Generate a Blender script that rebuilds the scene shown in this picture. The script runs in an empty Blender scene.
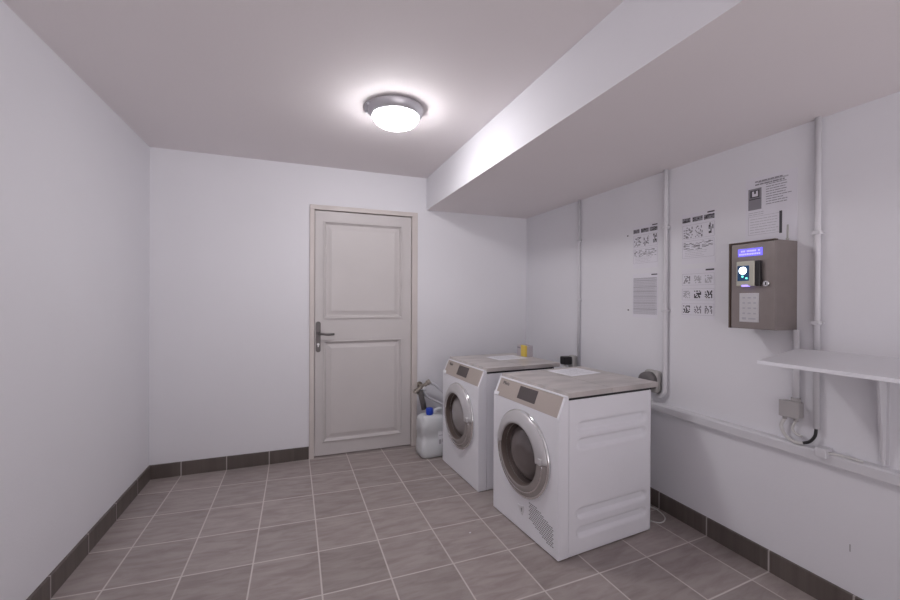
import bpy, bmesh, math, random
from mathutils import Vector, Matrix
random.seed(7)
scene = bpy.context.scene
C = scene.collection
PI = math.pi

# ------------------------------------------------------------ camera
cam_data = bpy.data.cameras.new('camera')
cam = bpy.data.objects.new('camera', cam_data); C.objects.link(cam)
cam_data.sensor_width = 36; cam_data.lens = 36*409.653/900
cam_data.clip_start = .02
_r = Vector((0.93426166, -0.35656367, 0.00418214)); _u = Vector((-0.00289126, 0.00415324, 0.9999872)); _w = Vector((0.35657647, 0.93426179, -0.0028493))
cam.matrix_world = Matrix(((_r.x, _u.x, -_w.x, 0), (_r.y, _u.y, -_w.y, 0), (_r.z, _u.z, -_w.z, 1.286), (0, 0, 0, 1)))
scene.camera = cam

# ------------------------------------------------------------ world, exposure
world = bpy.data.worlds.new('world'); scene.world = world; world.use_nodes = True
bg = world.node_tree.nodes['Background']
bg.inputs[1].default_value = 1.0
_wt = world.node_tree; _tc = _wt.nodes.new('ShaderNodeTexCoord'); _sx = _wt.nodes.new('ShaderNodeSeparateXYZ'); _mr = _wt.nodes.new('ShaderNodeMapRange'); _cr = _wt.nodes.new('ShaderNodeVectorMath')
_wt.links.new(_tc.outputs['Generated'], _sx.inputs[0]); _wt.links.new(_sx.outputs[2], _mr.inputs[0])
_mr.inputs[1].default_value = -.25; _mr.inputs[2].default_value = .25; _mr.inputs[3].default_value = 2.9; _mr.inputs[4].default_value = 0.45
_cr.operation = 'SCALE'; _cr.inputs[0].default_value = (1.0, .94, .97)
_wt.links.new(_mr.outputs[0], _cr.inputs['Scale']); _wt.links.new(_cr.outputs[0], bg.inputs[0])
LAMP = 65.0
scene.view_settings.view_transform = 'Standard'; scene.view_settings.look = 'None'
scene.view_settings.gamma = 1; scene.view_settings.use_curve_mapping = False
scene.view_settings.exposure = 0.0

# ------------------------------------------------------------ materials
def mat(name, col, rough=.5, metal=0., emit=None, es=0., noise=0., scale=8., bump=0., bscale=60., trans=0., ior=1.45, spec=.5, coat=0., stretch=(1, 1, 1)):
    m = bpy.data.materials.new(name); m.use_nodes = True
    nt = m.node_tree; b = nt.nodes['Principled BSDF']
    b.inputs['Base Color'].default_value = (*col, 1); b.inputs['Roughness'].default_value = rough
    b.inputs['Metallic'].default_value = metal; b.inputs['Transmission Weight'].default_value = trans
    b.inputs['IOR'].default_value = ior; b.inputs['Specular IOR Level'].default_value = spec; b.inputs['Coat Weight'].default_value = coat
    if emit:
        b.inputs['Emission Color'].default_value = (*emit, 1); b.inputs['Emission Strength'].default_value = es
    tc = nt.nodes.new('ShaderNodeTexCoord'); mp = nt.nodes.new('ShaderNodeMapping'); mp.inputs['Scale'].default_value = stretch
    nt.links.new(tc.outputs['Object'], mp.inputs[0])
    n = nt.nodes.new('ShaderNodeTexNoise'); n.inputs['Scale'].default_value = scale; n.inputs['Detail'].default_value = 4
    nt.links.new(mp.outputs[0], n.inputs['Vector'])
    r = nt.nodes.new('ShaderNodeValToRGB')
    a = max(noise, .01)
    r.color_ramp.elements[0].position = .3; r.color_ramp.elements[1].position = .7
    r.color_ramp.elements[0].color = (*[c*(1-a) for c in col], 1); r.color_ramp.elements[1].color = (*[min(1, c*(1+a)) for c in col], 1)
    nt.links.new(n.outputs[0], r.inputs[0]); nt.links.new(r.outputs[0], b.inputs['Base Color'])
    if bump:
        n2 = nt.nodes.new('ShaderNodeTexNoise'); n2.inputs['Scale'].default_value = bscale; n2.inputs['Detail'].default_value = 5
        nt.links.new(tc.outputs['Object'], n2.inputs['Vector'])
        bp = nt.nodes.new('ShaderNodeBump'); bp.inputs['Strength'].default_value = bump; bp.inputs['Distance'].default_value = .004
        nt.links.new(n2.outputs[0], bp.inputs['Height']); nt.links.new(bp.outputs[0], b.inputs['Normal'])
    return m

M = dict(
    wall=mat('white_plaster', (.785, .782, .818), .75, noise=.015, scale=1.5, bump=.12, bscale=90),
    ceil=mat('ceiling_paint', (.80, .755, .765), .8, noise=.015, scale=1.2, bump=.1),
    white=mat('white_enamel', (.88, .885, .93), .3, noise=.01),
    whitem=mat('white_plastic', (.76, .76, .79), .4),
    lid=mat('grey_brown_lid', (.49, .455, .44), .33, noise=.17, scale=4, stretch=(1.2, 4, 1), bump=.03),
    panel=mat('champagne_metal', (.52, .46, .42), .38, metal=.35, noise=.03, scale=40, stretch=(1, 1, 20)),
    display=mat('display_glass', (.10, .085, .085), .2),
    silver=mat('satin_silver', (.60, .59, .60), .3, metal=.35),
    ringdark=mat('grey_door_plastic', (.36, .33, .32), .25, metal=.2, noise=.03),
    chrome=mat('chrome', (.8, .8, .8), .12, metal=1),
    gasket=mat('brown_door_recess', (.10, .075, .065), .4),
    glass=mat('dark_door_glass', (.12, .10, .098), .07, spec=.8, coat=.6),
    glassl=mat('pale_door_glass', (.30, .28, .28), .1, spec=.8, coat=.6),
    black=mat('black_plastic', (.018, .016, .018), .4),
    slot=mat('dark_slot', (.18, .18, .19), .6),
    paper=mat('white_paper', (.84, .84, .88), .7),
    paperw=mat('poster_paper', (.78, .77, .83), .5, noise=.01),
    inkp=mat('faint_ink', (.62, .61, .66), .7), inkl=mat('pale_ink', (.50, .49, .53), .7),
    ink=mat('printed_ink', (.28, .27, .30), .7),
    inkd=mat('dark_ink', (.075, .07, .08), .7),
    door=mat('cream_door_paint', (.60, .57, .565), .45, noise=.02, scale=3),
    frame=mat('cream_frame_paint', (.63, .58, .555), .45, noise=.02),
    bronze=mat('dark_bronze', (.11, .10, .10), .35, metal=.7),
    gbox=mat('grey_brown_steel', (.28, .245, .235), .38, metal=.35, noise=.04, scale=20),
    gboxs=mat('brown_steel_edge', (.10, .07, .055), .4),
    lcd=mat('lcd_blue', (.1, .1, .4), .3, emit=(.20, .16, .92), es=1.0),
    lcdt=mat('lcd_text', (.5, .5, .9), .3, emit=(.36, .32, 1.0), es=1.0),
    bezel=mat('beige_bezel', (.55, .54, .46), .35, metal=.1),
    navy=mat('navy_screen', (.02, .04, .09), .15, emit=(.02, .07, .16), es=.5),
    glow=mat('glow_white', (.8, .9, 1), .3, emit=(.85, .95, 1.0), es=3.),
    teal=mat('teal_light', (.2, .9, .8), .3, emit=(.2, .95, .8), es=1.2),
    violet=mat('violet_light', (.4, .3, 1), .3, emit=(.4, .3, 1.), es=1.3),
    plate=mat('brushed_plate', (.66, .65, .66), .35, metal=.5, noise=.03),
    pipe=mat('painted_conduit', (.69, .685, .715), .5),
    shelf=mat('white_laminate', (.70, .70, .73), .35),
    gsock=mat('grey_socket', (.46, .45, .44), .5), dsock=mat('dark_grey_socket', (.15, .14, .14), .5),
    jbox=mat('grey_junction', (.44, .42, .42), .5),
    hdpe=mat('translucent_plastic', (.76, .78, .80), .35, trans=.15),
    blue=mat('blue_cap', (.01, .05, .48), .35),
    brass=mat('dull_brass', (.42, .38, .33), .3, metal=.8),
    hoseg=mat('grey_sleeve', (.11, .10, .10), .7), hosew=mat('white_hose', (.70, .70, .74), .4),
    cable=mat('white_cable', (.66, .65, .64), .45),
    steel=mat('lamp_steel', (.50, .49, .52), .35, metal=.6),
    carton=mat('grey_carton', (.50, .46, .50), .6), yellow=mat('yellow_print', (.75, .56, .10), .6),
    chip=mat('plaster_chip', (.42, .40, .42), .9),
)
M['dome'] = mat('lit_opal_glass', (.9, .9, .9), .3, emit=(1.0, .975, .995), es=LAMP)

def tile_mat(name, c0, c1, grout, rows, cols):
    m = bpy.data.materials.new(name); m.use_nodes = True; nt = m.node_tree; N = nt.nodes; L = nt.links
    b = N['Principled BSDF']
    uv = N.new('ShaderNodeUVMap'); uv.uv_map = 'tiles'
    sp = N.new('ShaderNodeSeparateXYZ'); L.new(uv.outputs[0], sp.inputs[0])
    def mt(op, a, c=None):
        n = N.new('ShaderNodeMath'); n.operation = op
        for k, v in enumerate((a, c)):
            if v is None: continue
            if hasattr(v, 'links'): L.new(v, n.inputs[k])
            else: n.inputs[k].default_value = v
        return n.outputs[0]
    def dist(o):          # distance to nearest integer
        f = mt('FRACT', o); return mt('MINIMUM', f, mt('SUBTRACT', 1.0, f))
    ds = []
    if cols: ds.append(dist(sp.outputs[0]))
    if rows: ds.append(dist(sp.outputs[1]))
    d = ds[0] if len(ds) == 1 else mt('MINIMUM', ds[0], ds[1])
    g = N.new('ShaderNodeMapRange'); g.inputs[1].default_value = .009; g.inputs[2].default_value = .014
    g.inputs[3].default_value = 1; g.inputs[4].default_value = 0; L.new(d, g.inputs[0])
    # per tile random
    cx = N.new('ShaderNodeCombineXYZ'); L.new(mt('FLOOR', sp.outputs[0]), cx.inputs[0]); L.new(mt('FLOOR', sp.outputs[1]), cx.inputs[1])
    wn = N.new('ShaderNodeTexWhiteNoise'); wn.noise_dimensions = '2D'; L.new(cx.outputs[0], wn.inputs['Vector'])
    # streaks stretched along the tile rows, shifted for each tile
    ad = N.new('ShaderNodeVectorMath'); ad.operation = 'MULTIPLY_ADD'; L.new(wn.outputs['Color'], ad.inputs[0]); ad.inputs[1].default_value = (9, 9, 9); L.new(uv.outputs[0], ad.inputs[2])
    mp = N.new('ShaderNodeMapping'); mp.inputs['Scale'].default_value = (1.1, 4.5, 1); mp.inputs['Rotation'].default_value = (0, 0, .12); L.new(ad.outputs[0], mp.inputs[0])
    n1 = N.new('ShaderNodeTexNoise'); n1.inputs['Scale'].default_value = 1.6; n1.inputs['Detail'].default_value = 5; n1.inputs['Roughness'].default_value = .6; n1.inputs['Distortion'].default_value = .5
    L.new(mp.outputs[0], n1.inputs['Vector'])
    rp = N.new('ShaderNodeValToRGB'); rp.color_ramp.elements[0].position = .32; rp.color_ramp.elements[1].position = .62
    rp.color_ramp.elements[0].color = (*c0, 1); rp.color_ramp.elements[1].color = (*c1, 1); L.new(n1.outputs[0], rp.inputs[0])
    hv = N.new('ShaderNodeHueSaturation'); L.new(rp.outputs[0], hv.inputs['Color'])
    L.new(mt('ADD', mt('MULTIPLY', wn.outputs['Value'], .16), .92), hv.inputs['Value'])
    mx = N.new('ShaderNodeMix'); mx.data_type = 'RGBA'; L.new(g.outputs[0], mx.inputs[0]); L.new(hv.outputs[0], mx.inputs[6]); mx.inputs[7].default_value = (*grout, 1)
    L.new(mx.outputs[2], b.inputs['Base Color'])
    rr = mt('ADD', mt('MULTIPLY', g.outputs[0], .4), .42); L.new(rr, b.inputs['Roughness'])
    bp = N.new('ShaderNodeBump'); bp.inputs['Strength'].default_value = .3; bp.inputs['Distance'].default_value = .002; bp.invert = True
    L.new(g.outputs[0], bp.inputs['Height']); L.new(bp.outputs[0], b.inputs['Normal'])
    return m
M['floor'] = tile_mat('floor_tiles', (.29, .243, .230), (.385, .338, .322), (.62, .57, .55), True, True)
M['skirt_x'] = tile_mat('skirting_tiles_x', (.095, .078, .070), (.13, .108, .098), (.46, .42, .41), False, True)
M['skirt_y'] = tile_mat('skirting_tiles_y', (.095, .078, .070), (.13, .108, .098), (.46, .42, .41), True, False)
CU = [3.70491, 3.13189, -0.0791, -0.00283, 0.08483, 0.01343]; CV = [10.487, 0.09511, -2.8671, 0.06182, -0.09017, -0.04934]
def tuv(x, y):
    b = (1, x, y, x*x, x*y, y*y)
    return sum(p*q for p, q in zip(CU, b)), sum(p*q for p, q in zip(CV, b))

# ------------------------------------------------------------ mesh helpers
def xf(bm, vs, loc=None, rot=None):
    if rot is not None: bmesh.ops.rotate(bm, verts=vs, cent=(0, 0, 0), matrix=rot)
    if loc is not None: bmesh.ops.translate(bm, verts=vs, vec=loc)
def box(bm, x0, x1, y0, y1, z0, z1, bev=0., seg=2, mi=0):
    r = bmesh.ops.create_cube(bm, size=1); vs = r['verts']
    bmesh.ops.scale(bm, verts=vs, vec=(x1-x0, y1-y0, z1-z0)); bmesh.ops.translate(bm, verts=vs, vec=((x0+x1)/2, (y0+y1)/2, (z0+z1)/2))
    fs = list({f for v in vs for f in v.link_faces})
    for f in fs: f.material_index = mi
    if bev: bmesh.ops.bevel(bm, geom=list({e for v in vs for e in v.link_edges}), offset=bev, segments=seg, affect='EDGES', profile=.6)
def lathe(bm, prof, n=48, axis='Z', c=(0, 0, 0), a0=0., a1=2*PI, mi=0, caps=True):
    full = abs(a1-a0-2*PI) < 1e-6
    rings = []
    for k in range(n if full else n+1):
        a = a0+(a1-a0)*k/n
        rw = []
        for (r, z) in prof:
            p = (r*math.cos(a), r*math.sin(a), z)
            if axis == 'X': p = (p[2], p[0], p[1])
            elif axis == 'Y': p = (p[1], p[2], p[0])
            rw.append(bm.verts.new((p[0]+c[0], p[1]+c[1], p[2]+c[2])))
        rings.append(rw)
    m = len(rings)
    for k in range(m if full else m-1):
        A = rings[k]; B = rings[(k+1) % m]
        for i in range(len(prof)-1):
            f = bm.faces.new((A[i], B[i], B[i+1], A[i+1])); f.smooth = True; f.material_index = mi
    if not full and caps:
        for rw in (rings[0], rings[-1]):
            try: bm.faces.new(rw)
            except Exception: pass
    bmesh.ops.remove_doubles(bm, verts=[v for rw in rings for v in rw], dist=1e-5)
def cyl(bm, p, q, r, n=16, r2=None, bev=0):
    p = Vector(p); q = Vector(q); d = q-p; L = d.length
    r2 = r if r2 is None else r2
    res = bmesh.ops.create_cone(bm, cap_ends=True, segments=n, radius1=r, radius2=r2, depth=L)
    vs = res['verts']; rot = d.to_track_quat('Z', 'Y').to_matrix()
    for f in {f for v in vs for f in v.link_faces}:
        if len(f.verts) == 4: f.smooth = True
    xf(bm, vs, (p+q)/2, rot)
def tube(bm, pts, r, n=10, smooth=4):
    pts = [Vector(p) for p in pts]
    if smooth and len(pts) > 2:       # Catmull-Rom
        P = [pts[0]*2-pts[1]]+pts+[pts[-1]*2-pts[-2]]; out = []
        for i in range(1, len(P)-2):
            for k in range(smooth):
                t = k/smooth; a, b, c, d = P[i-1], P[i], P[i+1], P[i+2]
                out.append(.5*((2*b)+(c-a)*t+(2*a-5*b+4*c-d)*t*t+(-a+3*b-3*c+d)*t**3))
        pts = out+[P[-2]]
    prev = None; up = Vector((.13, .29, .95)).normalized(); first = None
    for i, p in enumerate(pts):
        t = (pts[min(i+1, len(pts)-1)]-pts[max(i-1, 0)]).normalized()
        s = t.cross(up)
        if s.length < .05: s = t.cross(Vector((1, 0, 0)))
        s.normalize(); up2 = s.cross(t).normalized(); up = up2
        ring = [bm.verts.new(p+(s*math.cos(2*PI*k/n)+up2*math.sin(2*PI*k/n))*r) for k in range(n)]
        if prev:
            for k in range(n):
                f = bm.faces.new((prev[k], prev[(k+1) % n], ring[(k+1) % n], ring[k])); f.smooth = True
        else: first = ring
        prev = ring
    bm.faces.new(first[::-1]); bm.faces.new(prev)
def prism(bm, poly, y0, y1, axis='Y', mi=0, bev=0.):
    a = [bm.verts.new((p[0], y0, p[1]) if axis == 'Y' else ((y0, p[0], p[1]) if axis == 'X' else (p[0], p[1], y0))) for p in poly]
    b = [bm.verts.new((p[0], y1, p[1]) if axis == 'Y' else ((y1, p[0], p[1]) if axis == 'X' else (p[0], p[1], y1))) for p in poly]
    fs = [bm.faces.new(a), bm.faces.new(b[::-1])]; n = len(poly)
    for i in range(n): fs.append(bm.faces.new((a[i], b[i], b[(i+1) % n], a[(i+1) % n])))
    for f in fs: f.material_index = mi
    if bev: bmesh.ops.bevel(bm, geom=list({e for f in fs for e in f.edges}), offset=bev, segments=2, affect='EDGES', profile=.6)
def BM(): return bmesh.new()
def obj(name, bm, mats, parent=None, label=None):
    bmesh.ops.recalc_face_normals(bm, faces=bm.faces)
    me = bpy.data.meshes.new(name); bm.to_mesh(me); bm.free()
    for m in (mats if isinstance(mats, (list, tuple)) else [mats]): me.materials.append(M[m])
    o = bpy.data.objects.new(name, me); C.objects.link(o)
    if parent: o.parent = parent
    if label: o['label'] = label
    return o
def thing(name, label, cat, loc=(0, 0, 0), rz=0., group=None):
    o = bpy.data.objects.new(name, None); C.objects.link(o); o.location = loc; o.rotation_euler = (0, 0, rz)
    o['label'] = label; o['category'] = cat; o.empty_display_size = .1
    if group: o['group'] = group
    return o
def tag(o, label, cat, group=None):
    o['label'] = label; o['category'] = cat
    if group: o['group'] = group
    return o
def struct(name, bm, m):
    o = obj(name, bm, m); o['kind'] = 'structure'; return o
def at_origin(o, c):                  # move the mesh so the object's origin sits at c
    c = Vector(c)
    for v in o.data.vertices: v.co -= c
    o.location = c
    return o

# ------------------------------------------------------------ room shell
XR, YB, HC, XB, HB = 2.1165, 3.4632, 2.35, 1.095, 2.0693
YF = -1.7; SL = .018
def xleft(y): return -.9524+SL*(y-YB)
# floor as a grid carrying the tile coordinates
b = BM(); uvl = b.loops.layers.uv.new('tiles'); nx, ny = 26, 40
gv = [[b.verts.new((xleft(YF)-.1+(XR+.1-xleft(YF)+.1)*i/nx, YF+(YB+.05-YF)*j/ny, 0)) for i in range(nx+1)] for j in range(ny+1)]
for j in range(ny):
    for i in range(nx):
        f = b.faces.new((gv[j][i], gv[j][i+1], gv[j+1][i+1], gv[j+1][i]))
        for l in f.loops: l[uvl].uv = tuv(l.vert.co.x, l.vert.co.y)
lo = bmesh.ops.extrude_face_region(b, geom=list(b.faces))
bmesh.ops.translate(b, verts=[v for v in lo['geom'] if isinstance(v, bmesh.types.BMVert)], vec=(0, 0, -.08))
struct('floor', b, 'floor')
b = BM(); box(b, xleft(YF)-.15, XR+.15, YF, YB+.1, HC, HC+.1); struct('ceiling', b, 'ceil')
b = BM(); box(b, XB, XR+.05, YF, YB+.02, HB, HC+.02); bm_ = struct('trim_1', b, ['wall', 'ceil'])   # lowered soffit: side painted as the walls, underside as the ceiling
for p in bm_.data.polygons:
    if p.normal.z < -.5: p.material_index = 1
b = BM(); prism(b, [(xleft(YF), YF), (xleft(YB+.1), YB+.1), (xleft(YB)-.12, YB+.1), (xleft(YF)-.12, YF)], -.05, HC+.05, axis='Z'); struct('wall_left', b, 'wall')
b = BM(); box(b, XR, XR+.12, YF, YB+.1, -.05, HC+.05); struct('wall_right', b, 'wall')
# back wall with the doorway cut out of it
DX0, DX1, DH = .150, .975, 2.005
b = BM()
box(b, -1.1, DX0, YB, YB+.12, -.05, HC+.05); box(b, DX1, XR+.05, YB, YB+.12, -.05, HC+.05); box(b, DX0, DX1, YB, YB+.12, DH, HC+.05)
struct('wall_back', b, 'wall')
b = BM(); box(b, DX0-.02, DX1+.02, YB+.10, YB+.14, -.05, DH+.02); struct('wall_passage', b, 'wall')
# skirting tiles
def skirt(name, p, q, n, m, off=.011, h=.099):
    b = BM(); uvl = b.loops.layers.uv.new('tiles'); p = Vector(p); q = Vector(q); nn = Vector(n)*off
    K = 40; prev = None; faces = []
    for k in range(K+1):
        c = p.lerp(q, k/K)
        rw = [b.verts.new((c.x, c.y, -.01)), b.verts.new((c.x+nn.x, c.y+nn.y, -.01)), b.verts.new((c.x+nn.x, c.y+nn.y, h-.002)), b.verts.new((c.x+nn.x*.7, c.y+nn.y*.7, h)), b.verts.new((c.x, c.y, h))]
        if prev:
            for i in range(4):
                b.faces.new((prev[i], rw[i], rw[i+1], prev[i+1]))
        else: b.faces.new(rw)
        prev = rw
    b.faces.new(prev[::-1])
    for f in b.faces:
        for l in f.loops: l[uvl].uv = tuv(l.vert.co.x, l.vert.co.y)
    o = struct(name, b, m)
    return o
skirt('baseboard_back', (xleft(YB), YB, 0), (.118, YB, 0), (0, -1, 0), 'skirt_x')
skirt('baseboard_passage', (1.05, YB, 0), (XR, YB, 0), (0, -1, 0), 'skirt_x')
skirt('baseboard_left', (xleft(YF), YF, 0), (xleft(YB), YB, 0), (1, 0, 0), 'skirt_y')
skirt('baseboard_right', (XR, YF, 0), (XR, YB, 0), (-1, 0, 0), 'skirt_y')

# ------------------------------------------------------------ door
d = thing('door_1', 'cream panelled door with dark lever handle in the back wall', 'door', (0, 0, 0)); d['kind'] = 'structure'
b = BM()
fy0, fy1 = YB-.016, YB+.09
box(b, .118, .156, fy0, fy1, 0, 2.035, .004); box(b, .962, 1.012, fy0, fy1, 0, 2.035, .004); box(b, .118, 1.012, fy0-.001, fy1, 1.999, 2.036, .004)
obj('door_frame', b, 'frame', d)
LY = YB+.004            # front of the leaf, set back in the frame
b = BM(); x0, x1, z0, z1 = .160, .958, .012, 1.993
st = .075
rails = [(z0, .115), (.945, 1.118), (1.915, z1)]
box(b, x0, x0+st-.012, LY, LY+.04, z0, z1); box(b, x1-st-.005, x1, LY, LY+.04, z0, z1)
for a, c in rails: box(b, x0+st-.012, x1-st-.005, LY, LY+.04, a, c)
box(b, x0+.02, x1-.02, LY+.014, LY+.03, z0+.02, z1-.02)
obj('door_leaf', b, 'door', d)
for a, c in ((.115, .945), (1.118, 1.915)):
    b = BM(); xa, xb = x0+st-.012, x1-st-.005
    # ogee moulding frame and raised field
    def loop(i, y): return [b.verts.new((xa+i, y, a+i)), b.verts.new((xb-i, y, a+i)), b.verts.new((xb-i, y, c-i)), b.verts.new((xa+i, y, c-i))]
    lv = [loop(0, LY-.006), loop(.010, LY-.009), loop(.026, LY+.014), loop(.032, LY+.015), loop(.066, LY+.004), loop(.070, LY+.004)]
    for A, B in zip(lv, lv[1:]):
        for i in range(4): b.faces.new((A[i], A[(i+1) % 4], B[(i+1) % 4], B[i]))
    b.faces.new(lv[-1]); obj('door_panel', b, 'door', d)
hd = BM(); hx = .186
prism(hd, [(hx+.019*math.cos(t), .975+.105*(1 if math.sin(t) > 0 else -1)+.019*math.sin(t)) for t in [2*PI*k/24+.01 for k in range(24)]], LY-.006, LY+.001, axis='Y')
h = obj('handle_plate', hd, 'bronze', d)
b = BM(); cyl(b, (hx, LY-.005, 1.000), (hx, LY-.05, 1.000), .009); tube(b, [(hx, LY-.05, 1.000), (hx+.03, LY-.053, 1.000), (hx+.075, LY-.050, .994), (hx+.122, LY-.046, .996)], .0085)
obj('lever', b, 'bronze', h)
b = BM(); cyl(b, (hx, LY-.005, .915), (hx, LY-.010, .915), .010); box(b, hx-.004, hx+.004, LY-.011, LY-.006, .893, .912); obj('key_cylinder', b, 'silver', h)

# ------------------------------------------------------------ ceiling lamp
LX, LYY = .53, 2.25
t = thing('ceiling_lamp', 'lit round opal ceiling lamp in a grey metal ring', 'ceiling lamp', (LX, LYY, HC))
b = BM(); lathe(b, [(0, 0), (.134, 0), (.137, -.004), (.134, -.010), (0, -.010)], 64, c=(-.036, .02, 0)); obj('mounting_plate', b, 'steel', t)
for a in (2.6, 3.5):
    b = BM(); cyl(b, (-.036+.128*math.cos(a), .02+.128*math.sin(a), -.009), (-.036+.128*math.cos(a), .02+.128*math.sin(a), -.016), .008); obj('mounting_screw', b, 'white', t)
b = BM(); lathe(b, [(.110, -.001), (.153, -.001), (.155, -.005), (.154, -.016), (.148, -.032), (.140, -.044), (.133, -.051), (.126, -.052), (.120, -.040)], 72); obj('ring', b, 'steel', t)
b = BM(); lathe(b, [(.124, -.046)]+[(.127*math.cos(a), -.052-.060*math.sin(a)) for a in [PI/2*k/14 for k in range(15)]], 64)
obj('glass_dome', b, 'dome', t)

# ------------------------------------------------------------ the two machines
def rbf(v, a, b_): return min(1, max(0, (v-a)/(b_-a)))
def machine(name, label, kind, loc, rz, D, tone):
    t = thing(name, label, 'washing machine' if kind == 'washer' else 'tumble dryer', loc, rz)
    W = .596; H = .792; yc = -.302
    # cabinet shell behind the side sheets
    b = BM(); box(b, .055, D-.013, -W+.02, -.02, .012, H-.006); obj('cabinet_core', b, 'white', t)
    # sloped front frame: side profile extruded over the width
    b = BM(); zc = .438; ZF = .698; n = 72
    def V(x, y, z): return b.verts.new((x, y, z))
    corners = [(-W, .006), (0, .006), (0, ZF), (-W, ZF)]
    angs = sorted([2*PI*k/n for k in range(n)]+[math.atan2(z-zc, y-yc) % (2*PI) for y, z in corners])
    inner, outer, deep = [], [], []
    for a in angs:
        ca, sa = math.cos(a), math.sin(a); ts = []
        if ca > 1e-9: ts.append((0-yc)/ca)
        if ca < -1e-9: ts.append((-W-yc)/ca)
        if sa > 1e-9: ts.append((ZF-zc)/sa)
        if sa < -1e-9: ts.append((.006-zc)/sa)
        tt = min(ts); inner.append(V(0, yc+.164*ca, zc+.164*sa)); deep.append(V(.052, yc+.164*ca, zc+.164*sa)); outer.append(V(0, yc+tt*ca, zc+tt*sa))
    m_ = len(angs)
    for k in range(m_):
        q = (k+1) % m_
        b.faces.new((inner[k], inner[q], outer[q], outer[k])); f = b.faces.new((inner[k], deep[k], deep[q], inner[q])); f.smooth = True
    def quad(*p): b.faces.new([V(*c) for c in p])
    quad((0, 0, ZF), (0, -W, ZF), (.046, -W, .806), (.046, 0, .806)); quad((.046, 0, .806), (.046, -W, .806), (.062, -W, .806), (.062, 0, .806))
    quad((0, 0, .006), (0, -W, .006), (.062, -W, .006), (.062, 0, .006))
    for y in (0, -W): b.faces.new([V(x, y, z) for x, z in ((0, .006), (0, ZF), (.046, .806), (.062, .806), (.062, .006))])
    bmesh.ops.remove_doubles(b, verts=b.verts[:], dist=1e-5)
    obj('front_panel', b, 'white', t)
    # pressed side sheets
    for side in (0, 1):
        b = BM(); xs = [.064+(D-.064)*i/90 for i in range(91)]; zs = [.006+(H-.014)*k/150 for k in range(151)]
        ribs = [(.612, .672), (.528, .588), (.180, .236), (.086, .142)]
        def depth(x, z):
            for a, c in ribs:
                m = (a+c)/2; hh = (c-a)/2
                sx = max(0, .118+hh-x, x-(D-.030-hh))
                r = math.hypot(sx, z-m)
                if r < hh:
                    return .016*min(1, (hh-r)/.012)
            return 0
        y0 = -W+.001 if side else -.001; sg = 1 if side else -1
        gr = [[b.verts.new((x, y0+sg*depth(x, z), z)) for x in xs] for z in zs]
        for k in range(150):
            for i in range(90):
                f = b.faces.new((gr[k][i], gr[k][i+1], gr[k+1][i+1], gr[k+1][i])); f.smooth = True
        # turned edges
        for (e0, e1) in ((gr[0], None), (gr[-1], None), ([r_[0] for r_ in gr], None), ([r_[-1] for r_ in gr], None)):
            q = [b.verts.new((v.co.x, y0+sg*.014, v.co.z)) for v in e0]
            for i in range(len(e0)-1): b.faces.new((e0[i], e0[i+1], q[i+1], q[i]))
        obj('side_panel', b, 'white', t)
    b = BM(); box(b, D-.012, D, -W+.004, -.004, .008, H-.002, .002); obj('rear_panel', b, 'whitem', t)
    for fx, fy in ((.06, -.05), (.06, -W+.05), (D-.06, -.05), (D-.06, -W+.05)):
        b = BM(); cyl(b, (fx, fy, 0), (fx, fy, .03), .024, 20); obj('foot', b, 'black', t)
    b = BM(); box(b, .010, D-.012, -W+.010, -.010, .001, .012); obj('plinth', b, 'black', t)
    # lid: two slabs meeting on a fine seam, black slab below painted as the shade in the gap
    b = BM(); box(b, .064, D+.005, -W+.004, -.004, H-.012, H+.006); obj('lid_gap_shade', b, 'black', t)
    b = BM(); LX1 = D+.055
    box(b, .060, .355, -W-.003, .003, H+.004, H+.031, .003); box(b, .3565, LX1, -W-.003, .003, H+.004, H+.0312, .003)
    obj('lid', b, 'lid', t)
    # control panel lying in the slope
    ang = math.atan2(.046, .108)
    def slope(u0, u1, s0, s1, off0, off1, bev=0.):   # u across, s up the slope from its foot
        bb = BM(); box(bb, -off1, -off0, -u1, -u0, s0, s1, bev)
        xf(bb, bb.verts[:], (0, 0, .698), Matrix.Rotation(ang, 3, 'Y')); return bb
    SLN = math.hypot(.046, .108)
    cp = obj('control_panel', slope(.022, .580, .004, SLN-.006, -.002, .003, .0015), 'panel', t)
    obj('panel_trim', slope(.0, .596, SLN-.005, SLN+.001, -.002, .005, .0015), 'white', t)
    obj('drawer_latch', slope(.002, .052, .004, .026, -.002, .006, .002), 'white', t)
    dp = obj('display', slope(.232, .392, .028, .100, .002, .0045, .001), 'display', cp)
    cu = bpy.data.curves.new('logo', 'FONT'); cu.body = 'Miele'; cu.size = .030; cu.extrude = .0004; cu.align_x = 'CENTER'
    tmp = bpy.data.objects.new('tmp', cu); C.objects.link(tmp); dg = bpy.context.evaluated_depsgraph_get()
    me = bpy.data.meshes.new_from_object(tmp.evaluated_get(dg)); bpy.data.objects.remove(tmp)
    me.materials.clear(); me.materials.append(M['inkd'])
    lg = bpy.data.objects.new('logo', me); C.objects.link(lg); lg.parent = cp
    Rm = Matrix.Rotation(ang, 4, 'Y') @ Matrix(((0, 0, -1, 0), (-1, 0, 0, 0), (0, 1, 0, 0), (0, 0, 0, 1)))
    lg.matrix_local = Matrix.Translation(Vector((0, 0, .698))) @ Rm.to_4x4() if False else Matrix.Translation((0, 0, .698)) @ Matrix.Rotation(ang, 4, 'Y') @ Matrix.Translation((-.0036, -.092, .078)) @ Matrix(((0, 0, -1, 0), (-1, 0, 0, 0), (0, 1, 0, 0), (0, 0, 0, 1)))
    # porthole door. axis X, pointing to -x
    zc = .438; c = (0, yc, zc)
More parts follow.
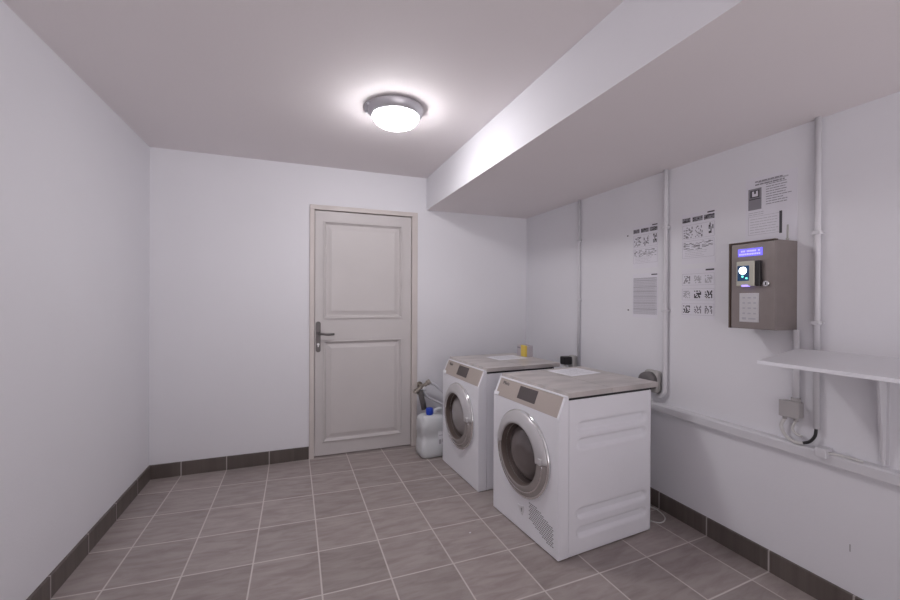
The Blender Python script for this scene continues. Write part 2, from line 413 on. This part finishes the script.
    dr = obj('porthole_rim', (lambda bb: (lathe(bb, [(.212, .0), (.235, -.001), (.238, -.008), (.235, -.014), (.229, -.017), (.22, -.015), (.212, 0)], 96, 'X', c), bb)[1])(BM()), 'chrome', t)
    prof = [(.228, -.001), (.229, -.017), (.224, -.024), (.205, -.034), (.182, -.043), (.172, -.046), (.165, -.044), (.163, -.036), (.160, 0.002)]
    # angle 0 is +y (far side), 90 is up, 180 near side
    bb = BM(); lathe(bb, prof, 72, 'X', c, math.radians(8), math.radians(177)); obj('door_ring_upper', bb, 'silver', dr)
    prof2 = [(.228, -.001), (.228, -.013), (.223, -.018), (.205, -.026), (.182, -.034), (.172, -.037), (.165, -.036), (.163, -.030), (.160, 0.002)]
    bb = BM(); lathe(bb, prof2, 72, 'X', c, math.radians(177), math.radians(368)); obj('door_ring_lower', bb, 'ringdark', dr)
    bb = BM(); lathe(bb, [(.196, -.0270), (.199, -.0315), (.202, -.0270)], 64, 'X', c, math.radians(180), math.radians(364)); obj('ring_line', bb, 'chrome', dr)
    bb = BM(); lathe(bb, [(.167, -.034), (.162, -.034), (.158, .045), (.120, .047)], 64, 'X', c); obj('door_recess', bb, 'gasket', dr)
    # bowl shaped glass bulging out of the recess
    bb = BM(); lathe(bb, [(.157, .046), (.156, .034), (.150, .020), (.138, .006), (.120, -.007), (.095, -.018), (.07, -.025), (.035, -.030), (0, -.0315)], 64, 'X', c)
    obj('door_glass', bb, tone, dr)
    # grip slot on the near side of the ring
    bb = BM(); box(bb, -.045, -.030, yc-.205, yc-.185, zc+.008, zc+.040, .004); obj('door_grip', bb, 'silver', dr)
    if kind == 'dryer':
        bb = BM(); rows = 14
        for k in range(rows):
            z = .188-.0104*k
            lo = .362 if k < 9 else .362+(k-8)*.028
            hi = .420+k*.030 if k < 4 else .545
            x = lo
            while x < hi:
                off = .007 if k % 2 else 0
                box(bb, -.0008, .001, -(x+off+.009), -(x+off), z-.0022, z+.0022); x += .014
        obj('vent_slots', bb, 'slot', t)
        bb = BM(); prism(bb, [(-.262, .138), (-.292, .140), (-.322, .150), (-.318, .118), (-.306, .096), (-.296, .098), (-.284, .116)], -.006, .001, axis='X', bev=.0015)
        fl = obj('service_flap', bb, 'whitem', t)
        bb = BM(); prism(bb, [(-.296, .134), (-.306, .132), (-.303, .112)], -.0072, -.005, axis='X'); obj('flap_keyhole', bb, 'slot', fl)
    return t
m1 = machine('tumble_dryer', 'white front-loading machine nearest the camera, air slots low on its front', 'dryer', (1.159, 2.269, 0), math.radians(4.9), .655, 'glass')
m2 = machine('washing_machine', 'white front-loading machine further back, beside the plastic canister and door', 'washer', (1.111, 3.061, 0), math.radians(3.4), .615, 'glassl')

# sheets of paper lying on the lids
def sheet(pts, z, label):
    b = BM(); a = [b.verts.new((*p, z)) for p in pts]; f = b.faces.new(a)
    e = bmesh.ops.extrude_face_region(b, geom=[f]); bmesh.ops.translate(b, verts=[v for v in e['geom'] if isinstance(v, bmesh.types.BMVert)], vec=(0, 0, .0012))
    c = sum((Vector((*p, z)) for p in pts), Vector())/4
    t = thing('paper_sheet', label, 'paper', c)
    o = obj('sheet', b, 'paper', t); o.data.transform(Matrix.Translation(-c))
    P = [Vector((*p, z+.0014)) for p in pts]
    b = BM()
    for k in range(9):
        v = .12+.085*k
        for (s0, s1) in (((.1, .45), (.5, .85)) if k % 3 else ((.1, .7),)):
            q = []
            for (s, vv) in ((s0, v), (s1, v), (s1, v+.018), (s0, v+.018)):
                A = P[0].lerp(P[1], s); B = P[3].lerp(P[2], s); q.append(b.verts.new(A.lerp(B, vv)-c))
            b.faces.new(q)
    obj('printed_lines', b, 'inkl', t)
sheet([(1.530, 2.245), (1.782, 2.275), (1.810, 2.070), (1.560, 2.030)], .8236, 'white printed sheet on the lid of the nearer machine')
sheet([(1.429, 2.945), (1.690, 2.968), (1.718, 2.780), (1.455, 2.752)], .8236, 'white printed sheet on the lid of the machine further back')

# carton on the rear machine
t = thing('carton', 'small grey and yellow carton at the rear of the far machine lid', 'carton', (1.765, 2.905, .8236), 0)
b = BM(); box(b, -.034, .034, -.065, .065, 0, .088, .001); obj('carton_body', b, 'carton', t)
b = BM(); box(b, -.0352, -.020, -.0662, .004, .001, .0892, .0005); obj('yellow_print', b, 'yellow', t)
b = BM(); box(b, -.0358, -.0342, .012, .060, .060, .072); obj('dark_print', b, 'ink', t)

# ------------------------------------------------------------ canister, tap, hoses
t = thing('plastic_canister', 'white translucent plastic canister with blue cap on the floor beside the door', 'canister', (1.062, 3.215, 0), math.radians(4))
b = BM()
def rr(hw, hd, r, z, n=6):
    out = []
    for (sx, sy, a) in ((1, 1, 0), (-1, 1, 90), (-1, -1, 180), (1, -1, 270)):
        for k in range(n+1):
            q = math.radians(a+90*k/n); out.append((sx*(hw-r)+r*math.cos(q), sy*(hd-r)+r*math.sin(q), z))
    return out
lv = [(.085, .070, .03, .0), (.104, .086, .035, .012), (.107, .088, .035, .04), (.104, .086, .035, .13), (.101, .083, .035, .135), (.101, .083, .035, .20), (.106, .087, .035, .205), (.105, .087, .035, .280), (.101, .084, .04, .310), (.086, .072, .045, .328), (.05, .045, .035, .338)]
prev = None
for (hw, hd_, r, z) in lv:
    ring = [b.verts.new(p) for p in rr(hw, hd_, r, z)]
    if prev:
        for i in range(len(ring)):
            f = b.faces.new((prev[i], prev[(i+1) % len(ring)], ring[(i+1) % len(ring)], ring[i])); f.smooth = True
    else: b.faces.new(ring[::-1])
    prev = ring
b.faces.new(prev); obj('canister_body', b, 'hdpe', t)
b = BM(); tube(b, [(.022, -.02, .315), (.026, -.02, .362), (.05, -.02, .374), (.090, -.015, .366), (.097, -.01, .29)], .013, 12); obj('handle', b, 'hdpe', t)
b = BM(); lathe(b, [(0, .392), (.024, .392), (.029, .386), (.030, .348), (.026, .344), (.026, .325)], 28, c=(-.020, -.02, 0)); obj('screw_cap', b, 'blue', t)
b = BM(); box(b, .028, .084, -.0895, -.0860, .10, .21, .0005); lb = obj('label', b, 'paper', t)
b = BM(); box(b, .036, .080, -.0901, -.0893, .176, .182); box(b, .036, .056, -.0901, -.0893, .11, .145); box(b, .062, .080, -.0901, -.0893, .12, .15); obj('label_print', b, 'inkl', lb)

t = thing('wall_tap', 'dull metal water tap on the back wall above the canister', 'tap', (1.045, YB, .53))
b = BM(); cyl(b, (-.01, 0, .0), (-.01, -.012, .0), .028, 24); cyl(b, (-.01, -.01, 0), (-.01, -.10, 0), .013); cyl(b, (-.01, -.10, .002), (.055, -.105, .045), .016, 18); cyl(b, (.030, -.10, .028), (.058, -.106, .048), .022, 18)
cyl(b, (-.01, -.10, .002), (-.065, -.10, -.032), .013); cyl(b, (-.045, -.10, -.022), (-.070, -.10, -.036), .021, 8); obj('tap_body', b, 'brass', t)
b = BM(); cyl(b, (-.075, -.085, -.03), (-.075, -.125, -.04), .010, 12); cyl(b, (-.10, -.125, -.03), (-.055, -.125, -.05), .006, 10); obj('tap_lever', b, 'brass', t)
b = BM(); cyl(b, (.0, -.10, .005), (.004, -.103, -.035), .017, 20); obj('outlet_nut', b, 'whitem', t)
b = BM(); tube(b, [(1.052, YB-.105, .495), (1.054, YB-.12, .44), (1.062, YB-.16, .37), (1.068, YB-.18, .30)], .020, 14)
b.free(); b = BM(); cyl(b, (1.012, 3.352, .500), (1.040, 3.330, .345), .023, 18); o = tag(at_origin(obj('hose_sleeve', b, 'hoseg'), (1.026, 3.34, .35)), 'dark grey sleeve hanging from the tap down to the canister', 'hose')
b = BM(); tube(b, [(1.100, YB-.10, .565), (1.16, YB-.09, .53), (1.25, YB-.10, .44), (1.33, YB-.14, .34), (1.42, YB-.17, .22)], .011, 12)
tag(at_origin(obj('water_hose', b, 'hosew'), (1.26, YB-.12, .4)), 'upper white water hose curving from the tap behind the far machine', 'hose')
b = BM(); tube(b, [(1.050, YB-.085, .475), (1.08, YB-.05, .44), (1.16, YB-.05, .39), (1.27, YB-.08, .33), (1.42, YB-.10, .15)], .010, 12)
tag(at_origin(obj('water_hose', b, 'hosew'), (1.2, YB-.07, .35)), 'lower white hose sagging behind the blue cap of the canister', 'hose')

# cable loop on the floor
b = BM(); tube(b, [(1.935, 1.93, .004), (1.925, 1.83, .004), (1.97, 1.765, .004), (2.04, 1.79, .004), (2.075, 1.87, .004), (2.07, 1.97, .004), (2.09, 2.05, .03), (2.095, 2.08, .2), (2.10, 2.08, .45), (2.10, 2.04, .59)], .0038, 8, 6)
tag(at_origin(obj('power_cable', b, 'cable'), (2.0, 1.85, 0)), 'thin white cable looped on the floor behind the nearer machine', 'cable')

# ------------------------------------------------------------ right wall: trunking, conduits
b = BM()
prism(b, [(XR+.001, .600), (XR-.032, .600), (XR-.034, .604), (XR-.034, .640), (XR-.028, .648), (XR+.001, .652)], -.4, YB-.002, axis='Y')
o = obj('cable_trunking', b, 'pipe'); tag(at_origin(o, (XR, 1.5, .60)), 'long horizontal white cable trunking along the right wall', 'cable trunking')
def conduit(y, r, z0, label, clips, x=None, ztop=HB, elbow=None, grp='white conduits on the right wall'):
    x = XR-r-.006
    t = thing('conduit', label, 'conduit', (x, y, z0))
    b = BM()
    if elbow: tube(b, [(0, 0, ztop-z0), (0, 0, .30), (0, 0, .02), (-.001, .006, -.012), (-.003, .026, -.036), (-.005, .052, -.038), (-.007, .070, -.018), (-.008, .074, .012)], r, 16, 6)
    else: cyl(b, (0, 0, 0), (0, 0, ztop-z0), r, 20)
    obj('pipe', b, 'pipe', t)
    for z in clips:
        b = BM(); box(b, -r-.003, r+.0055, -r-.004, r+.004, z-z0-.008, z-z0+.008, .003); cyl(b, (r-.004, -r-.004, z-z0), (r-.004, -r-.012, z-z0), .004, 8); obj('pipe_clip', b, 'pipe', t)
    return t
conduit(2.655, .010, .765, 'leftmost white conduit on the right wall, nearest the back corner', (1.75, 1.28))
conduit(1.848, .0135, .735, 'middle conduit rising between the two pairs of posters, hooked at its foot', (1.72, 1.22), elbow=True)
conduit(1.081, .0115, .735, 'white conduit passing behind the shelf, just right of the control box', (1.576, 1.189))
conduit(1.157, .0130, .835, 'short conduit from the control box down to the junction box', (), ztop=1.154)

# sockets
def socket(y, z0, z1, w, loc_label, plug):
    t = thing('wall_socket', loc_label, 'socket', (XR, y, z0)); h = z1-z0
    b = BM(); box(b, -.052, .001, -w/2, w/2, 0, h, .022, 4); obj('socket_body', b, 'gsock', t)
    if plug == 'round':
        b = BM(); lathe(b, [(0, -.100), (.040, -.100), (.052, -.093), (.056, -.075), (.056, -.050), (0, -.050)], 28, 'X', (0, 0, h*.54)); obj('socket_flap', b, 'dsock', t)
    else:
        b = BM(); box(b, -.125, -.050, -w/2+.008, w/2-.004, .030, h-.006, .010, 3); obj('plug', b, 'black', t)
        b = BM(); cyl(b, (-.10, 0, .022), (-.10, .002, -.05), .016, 14); obj('plug_cable', b, 'cable', t)
    return t
socket(1.930, .712, .848, .100, 'grey round-covered wall socket just behind the nearer machine lid', 'round')
socket(2.715, .738, .838, .075, 'grey wall socket holding a black plug between the two machines', 'plug')

# junction box and its cables
t = thing('junction_box', 'grey junction box below the shelf with looping cables', 'junction box', (XR, 1.176, .762))
b = BM(); box(b, -.034, .001, -.040, .036, 0, .070, .005); obj('box_body', b, 'jbox', t)
b = BM(); box(b, -.042, -.033, -.042, .038, -.002, .072, .004); obj('box_cover', b, 'jbox', t)
for yy in (.024, -.020):
    b = BM(); cyl(b, (-.02, yy, .001), (-.02, yy, -.016), .009, 12); obj('cable_gland', b, 'jbox', t)
b = BM(); cyl(b, (-.02, -.019, .069), (-.02, -.019, .088), .018, 16); obj('top_gland', b, 'jbox', t)
b = BM(); tube(b, [(XR-.020, 1.200, .750), (XR-.024, 1.212, .710), (XR-.030, 1.190, .672), (XR-.030, 1.155, .656), (XR-.030, 1.120, .660)], .0072, 8, 5)
tag(at_origin(obj('cable', b, 'cable'), (XR-.02, 1.17, .66)), 'white cable looping under the junction box', 'cable')
b = BM(); tube(b, [(XR-.030, 1.124, .660), (XR-.026, 1.100, .674), (XR-.020, 1.084, .702), (XR-.0175, 1.081, .738)], .0065, 8, 5)
tag(at_origin(obj('cable', b, 'black'), (XR-.02, 1.11, .67)), 'short black cable entering the conduit foot under the shelf', 'cable')
b = BM(); tube(b, [(XR-.020, 1.156, .748), (XR-.018, 1.170, .712), (XR-.016, 1.160, .690), (XR-.016, 1.135, .684)], .0055, 8, 5)
tag(at_origin(obj('cable', b, 'cable'), (XR-.02, 1.15, .68)), 'thin grey-white cable bent tightly under the junction box middle', 'cable')
b = BM(); box(b, XR-.052, XR+.0005, 1.030, 1.070, .626, .666, .004); 
tag(at_origin(obj('trunking_clip', b, 'pipe'), (XR-.02, 1.056, .612)), 'small white clip on the trunking below the conduit behind the shelf', 'clip')
b = BM(); tube(b, [(XR-.030, 1.036, .648), (XR-.030, .99, .653), (XR-.030, .92, .653)], .005, 8)
tag(at_origin(obj('cable', b, 'cable'), (XR-.03, .98, .65)), 'straight cable lying along the trunking right of the clip', 'cable')

# ------------------------------------------------------------ shelf and bracket
t = thing('wall_shelf', 'thin white wall shelf below the control box, sloping slightly forward', 'shelf', (XR, 1.14, 1.05))
b = BM(); xa, xb = 1.815, 2.078
def sq(y): return [(xa, 1.022), (xa, 1.034), (xb, 1.074), (xb, 1.062)]
prism(b, sq(0), .42, 1.142, axis='Y', bev=.0015); o = obj('shelf_board', b, 'shelf', t); o.data.transform(Matrix.Translation((-XR, -1.14, -1.05)))
b = BM(); box(b, 1.8125, 1.8155, .42, 1.1425, 1.0205, 1.0345); o = obj('edge_strip', b, 'white', t); o.data.transform(Matrix.Translation((-XR, -1.14, -1.05)))
for yy in (.868, .50):
    b = BM(); prism(b, [(XR, .660), (XR, 1.058), (2.060, 1.052), (2.064, .96), (2.100, .660)], yy-.004, yy+.004, axis='Y')
    box(b, XR-.004, XR, yy-.012, yy+.012, .660, 1.058)
    o = obj('bracket', b, 'pipe', t); o.data.transform(Matrix.Translation((-XR, -1.14, -1.05)))

# ------------------------------------------------------------ payment control box
bx, by0, by1, bz0, bz1 = 1.960, 1.165, 1.368, 1.153, 1.553
t = thing('control_box', 'grey-brown metal payment box with glowing blue display on the right wall', 'control box', (XR, (by0+by1)/2, bz0))
ox, oy, oz = XR, (by0+by1)/2, bz0
def lb_(bb, name, m, parent=None, label=None):
    o = obj(name, bb, m, parent or t, label); o.data.transform(Matrix.Translation((-ox, -oy, -oz))); return o
b = BM(); box(b, bx+.012, XR, by0, by1-.004, bz0, bz1, .002); lb_(b, 'housing', 'gbox')
b = BM(); box(b, bx, bx+.014, by0-.001, by1-.014, bz0+.003, bz1-.006, .002); fd = lb_(b, 'front_door', 'gbox')
b = BM(); box(b, bx-.002, bx+.014, by1-.010, by1-.002, bz0, bz1, .001); box(b, bx-.002, bx+.02, by0-.002, by1-.002, bz1-.003, bz1+.003, .001); lb_(b, 'door_edging', 'gboxs')
b = BM(); box(b, bx-.003, bx+.001, 1.214, 1.322, 1.488, 1.524, .001); dsp = lb_(b, 'display', 'lcd', fd, 'glowing violet-blue display')
b = BM()
for row, z in ((0, 1.512), (1, 1.498)):
    y = 1.315
    while y > 1.222:
        w = random.choice((.004, .006, .006))
        if random.random() < .85: box(b, bx-.0042, bx-.003, y-w, y, z-.004, z+.004)
        y -= w+.002
lb_(b, 'display_text', 'lcdt', dsp)
b = BM(); box(b, bx-.024, bx, 1.236, 1.316, 1.350, 1.465, .006, 3); rd = lb_(b, 'card_reader', 'bezel', fd, 'beige card reader with glowing screen')
b = BM(); box(b, bx-.020, bx-.001, 1.214, 1.238, 1.350, 1.465, .007, 3); lb_(b, 'reader_side', 'black', rd)
b = BM(); box(b, bx-.027, bx-.023, 1.257, 1.308, 1.374, 1.444, .001); sc = lb_(b, 'reader_screen', 'navy', rd)
b = BM(); lathe(b, [(0, -.0285), (.0165, -.0285), (.0175, -.0275), (.0175, -.0245)], 28, 'X', (bx, 1.283, 1.421)); lb_(b, 'screen_glow', 'glow', sc)
b = BM()
for (yy, zz) in ((1.266, 1.386), (1.284, 1.394)): box(b, bx-.0285, bx-.0265, yy-.004, yy+.004, zz-.004, zz+.004)
lb_(b, 'indicator', 'teal', sc)
b = BM(); box(b, bx-.0255, bx-.008, 1.262, 1.290, 1.3475, 1.3555, .001); lb_(b, 'reader_light', 'violet', rd)
b = BM(); cyl(b, (bx-.012, 1.194, 1.360), (bx+.001, 1.194, 1.360), .012, 24); lk = lb_(b, 'lock', 'chrome', fd)
b = BM(); box(b, bx-.0135, bx-.0115, 1.1925, 1.1955, 1.353, 1.367); lb_(b, 'keyhole', 'black', lk)
b = BM(); box(b, bx-.004, bx+.001, 1.228, 1.313, 1.185, 1.318, .001); kp = lb_(b, 'keypad_plate', 'plate', fd)
b = BM()
for r_ in range(4):
    for c_ in range(3):
        w = (.012, .014, .012)[c_]; yy = 1.292-.024*c_; zz = 1.297-.024*r_
        box(b, bx-.0056, bx-.004, yy-w/2, yy+w/2, zz-.0035, zz+.0035, .0005)
box(b, bx-.0052, bx-.004, 1.282, 1.300, 1.196, 1.206); box(b, bx-.0052, bx-.004, 1.240, 1.272, 1.197, 1.204)
lb_(b, 'keys', 'inkl', kp)
b = BM(); cyl(b, (2.085, 1.187, bz1), (2.085, 1.187, bz1+.075), .004, 10); cyl(b, (2.085, 1.187, bz1), (2.085, 1.187, bz1+.014), .007, 10); lb_(b, 'antenna', 'gsock')

# ------------------------------------------------------------ posters: flat sheets with print
PX = XR-.0015
def poster(y0, y1, z0, z1, label, blocks, group=None):
    """y0 = near (right in view) edge, y1 = far (left) edge; blocks in 0..1 from the top left"""
    t = thing('poster', label, 'poster', (XR, (y0+y1)/2, z0))
    b = BM(); box(b, -.0015, -.0002, -(y1-y0)/2, (y1-y0)/2, 0, z1-z0); obj('sheet', b, 'paperw', t)
    W, Hh = y1-y0, z1-z0; by = {}
    for (u0, v0, u1, v1, m) in blocks:
        by.setdefault(m, BM()); k = {'inkp': -1, 'inkl': 0, 'ink': 1, 'inkd': 2, 'paperw': 3}[m]
        x = -.0017-.00025*k
        box(by[m], x-.0002, -.0014, W/2-u1*W, W/2-u0*W, Hh-v1*Hh, Hh-v0*Hh)
    nm = {'inkp': 'faint_print', 'inkl': 'pale_print', 'ink': 'grey_print', 'inkd': 'dark_print', 'paperw': 'blank_print'}
    for m, bb in by.items(): obj(nm[m], bb, m, t)
def lines(u0, u1, v0, v1, n, m='inkl', th=.006, rag=.25):
    out = []; R = random.Random(int(u0*100+v0*1000+n))
    for k in range(n):
        v = v0+(v1-v0)*k/max(1, n-1); e = u1-(u1-u0)*rag*R.random(); x = u0
        while x < e-.02:
            w = min(e-x, .03+.09*R.random()); out.append((x, v, x+w, v+th, m)); x += w+.012
    return out
def frame_(u0, v0, u1, v1, m='inkl', t=.006):
    return [(u0, v0, u1, v0+t*.75, m), (u0, v1-t*.75, u1, v1, m), (u0, v0, u0+t, v1, m), (u1-t, v0, u1, v1, m)]
def pic(u0, v0, u1, v1, m='inkd', n=9, fill=.5, seed=1):
    R = random.Random(seed); out = []
    for a in range(n):
        for c in range(n):
            if R.random() < fill:
                du, dv = (u1-u0)/n, (v1-v0)/n; out.append((u0+a*du, v0+c*dv, u0+(a+1)*du, v0+(c+1)*dv, m))
    return out
def instr(seed):        # instruction sheet: dark strip of pictures, then framed drawings
    o = [(.78, .02, .98, .045, 'inkd')]
    for a, c in ((.02, .27), (.34, .64), (.68, .98)):
        o += [(a, .075, c, .165, 'ink')]+pic(a, .075, c, .165, 'inkd', 6, .45, seed); seed += 1
    o += frame_(.02, .22, .98, .50)+frame_(.02, .54, .98, .88)
    o += pic(.06, .26, .34, .48, 'ink', 9, .38, seed)+pic(.42, .26, .64, .48, 'ink', 9, .33, seed+5)+pic(.82, .24, .95, .44, 'inkd', 5, .5, seed+6)
    o += pic(.06, .57, .94, .72, 'ink', 14, .28, seed+7)+lines(.10, .80, .74, .84, 4)
    return o
def instr2(seed):
    o = [(.74, .02, .98, .05, 'inkd')]
    for k, v in enumerate((.10, .40, .70)):
        o += frame_(.02, v, .98, v+.23)
        for a in (.06, .40, .72): o += pic(a, v+.04, a+.21, v+.19, ('ink', 'inkl', 'inkd')[(k+int(a*10)) % 3]  , 7, .5, seed+k*3+int(a*10))
    return o
poster(1.920, 2.120, 1.490, 1.768, 'upper left poster with a dark picture strip, left of the middle conduit', instr(3))
poster(1.920, 2.120, 1.168, 1.455, 'lower left poster of dense printed lines, left of the middle conduit', [(.76, .02, .98, .045, 'inkd')]+frame_(.03, .10, .97, .92)+[(.04, .10, .96, .91, 'inkp')]+lines(.06, .93, .115, .895, 22, 'inkl', .014, .06)+[(.03, v, .97, v+.007, 'ink') for v in (.10, .155, .30, .40, .52, .66, .80)])
poster(1.550, 1.752, 1.490, 1.776, 'upper poster with a dark picture strip, right of the middle conduit', instr(21))
poster(1.550, 1.752, 1.180, 1.462, 'lower poster with three framed rows of drawings, right of the middle conduit', instr2(5))
E_ = [(.26, .07, .84, .09, 'inkl')]+lines(.2, .78, .055, .10, 2, 'ink', .02, .1)
E_ += [(.06, .16, .33, .48, 'ink')]+[(.10, .185, .29, .295, 'inkd'), (.14, .20, .18, .28, 'paperw'), (.22, .20, .26, .28, 'paperw'), (.17, .24, .23, .28, 'paperw'), (.08, .31, .31, .325, 'inkd'), (.12, .37, .27, .43, 'inkl')]
E_ += lines(.42, .92, .13, .42, 9, 'ink', .010, .35)+lines(.06, .45, .52, .55, 2, 'inkl', .008)
E_ += frame_(.06, .58, .72, .86)+lines(.10, .66, .62, .82, 6, 'inkl', .008, .1)+[(.68, .56, .73, .88, 'inkd')]
poster(1.166, 1.392, 1.560, 1.885, 'poster with a small dark photo, directly above the control box', E_)
for k, (y, z, lab) in enumerate(((2.166, 1.717, 'upper left small screw beside the left posters'), (2.158, 1.216, 'lower left small screw beside the left posters'), (1.834, 1.721, 'upper small screw right of the middle conduit'), (1.832, 1.221, 'lower small screw right of the middle conduit'))):
    b = BM(); cyl(b, (XR+.001, y, z), (XR-.005, y, z), .0045, 12); box(b, XR-.0056, XR-.0045, y-.003, y+.003, z-.0006, z+.0006)
    tag(at_origin(obj('wall_screw', b, 'bronze'), (XR, y, z)), lab, 'screw', 'screws around the posters')
# chipped paint low on the right wall and a crumb on the floor
b = BM()
for (y, z, h_) in ((.972, .280, .030),): box(b, XR-.0006, XR+.001, y-.002, y+.002, z-h_/2, z+h_/2)
tag(at_origin(obj('paint_chip', b, 'chip'), (XR, .97, .24)), 'short vertical scuff low on the right wall', 'scuff')
b = BM(); bmesh.ops.create_icosphere(b, subdivisions=1, radius=.006); bmesh.ops.scale(b, verts=b.verts[:], vec=(1.2, .7, .35)); bmesh.ops.translate(b, verts=b.verts[:], vec=(.909, 2.058, .002))
tag(at_origin(obj('paper_crumb', b, 'paper'), (.909, 2.058, 0)), 'tiny white crumb on the floor tiles before the machines', 'crumb')
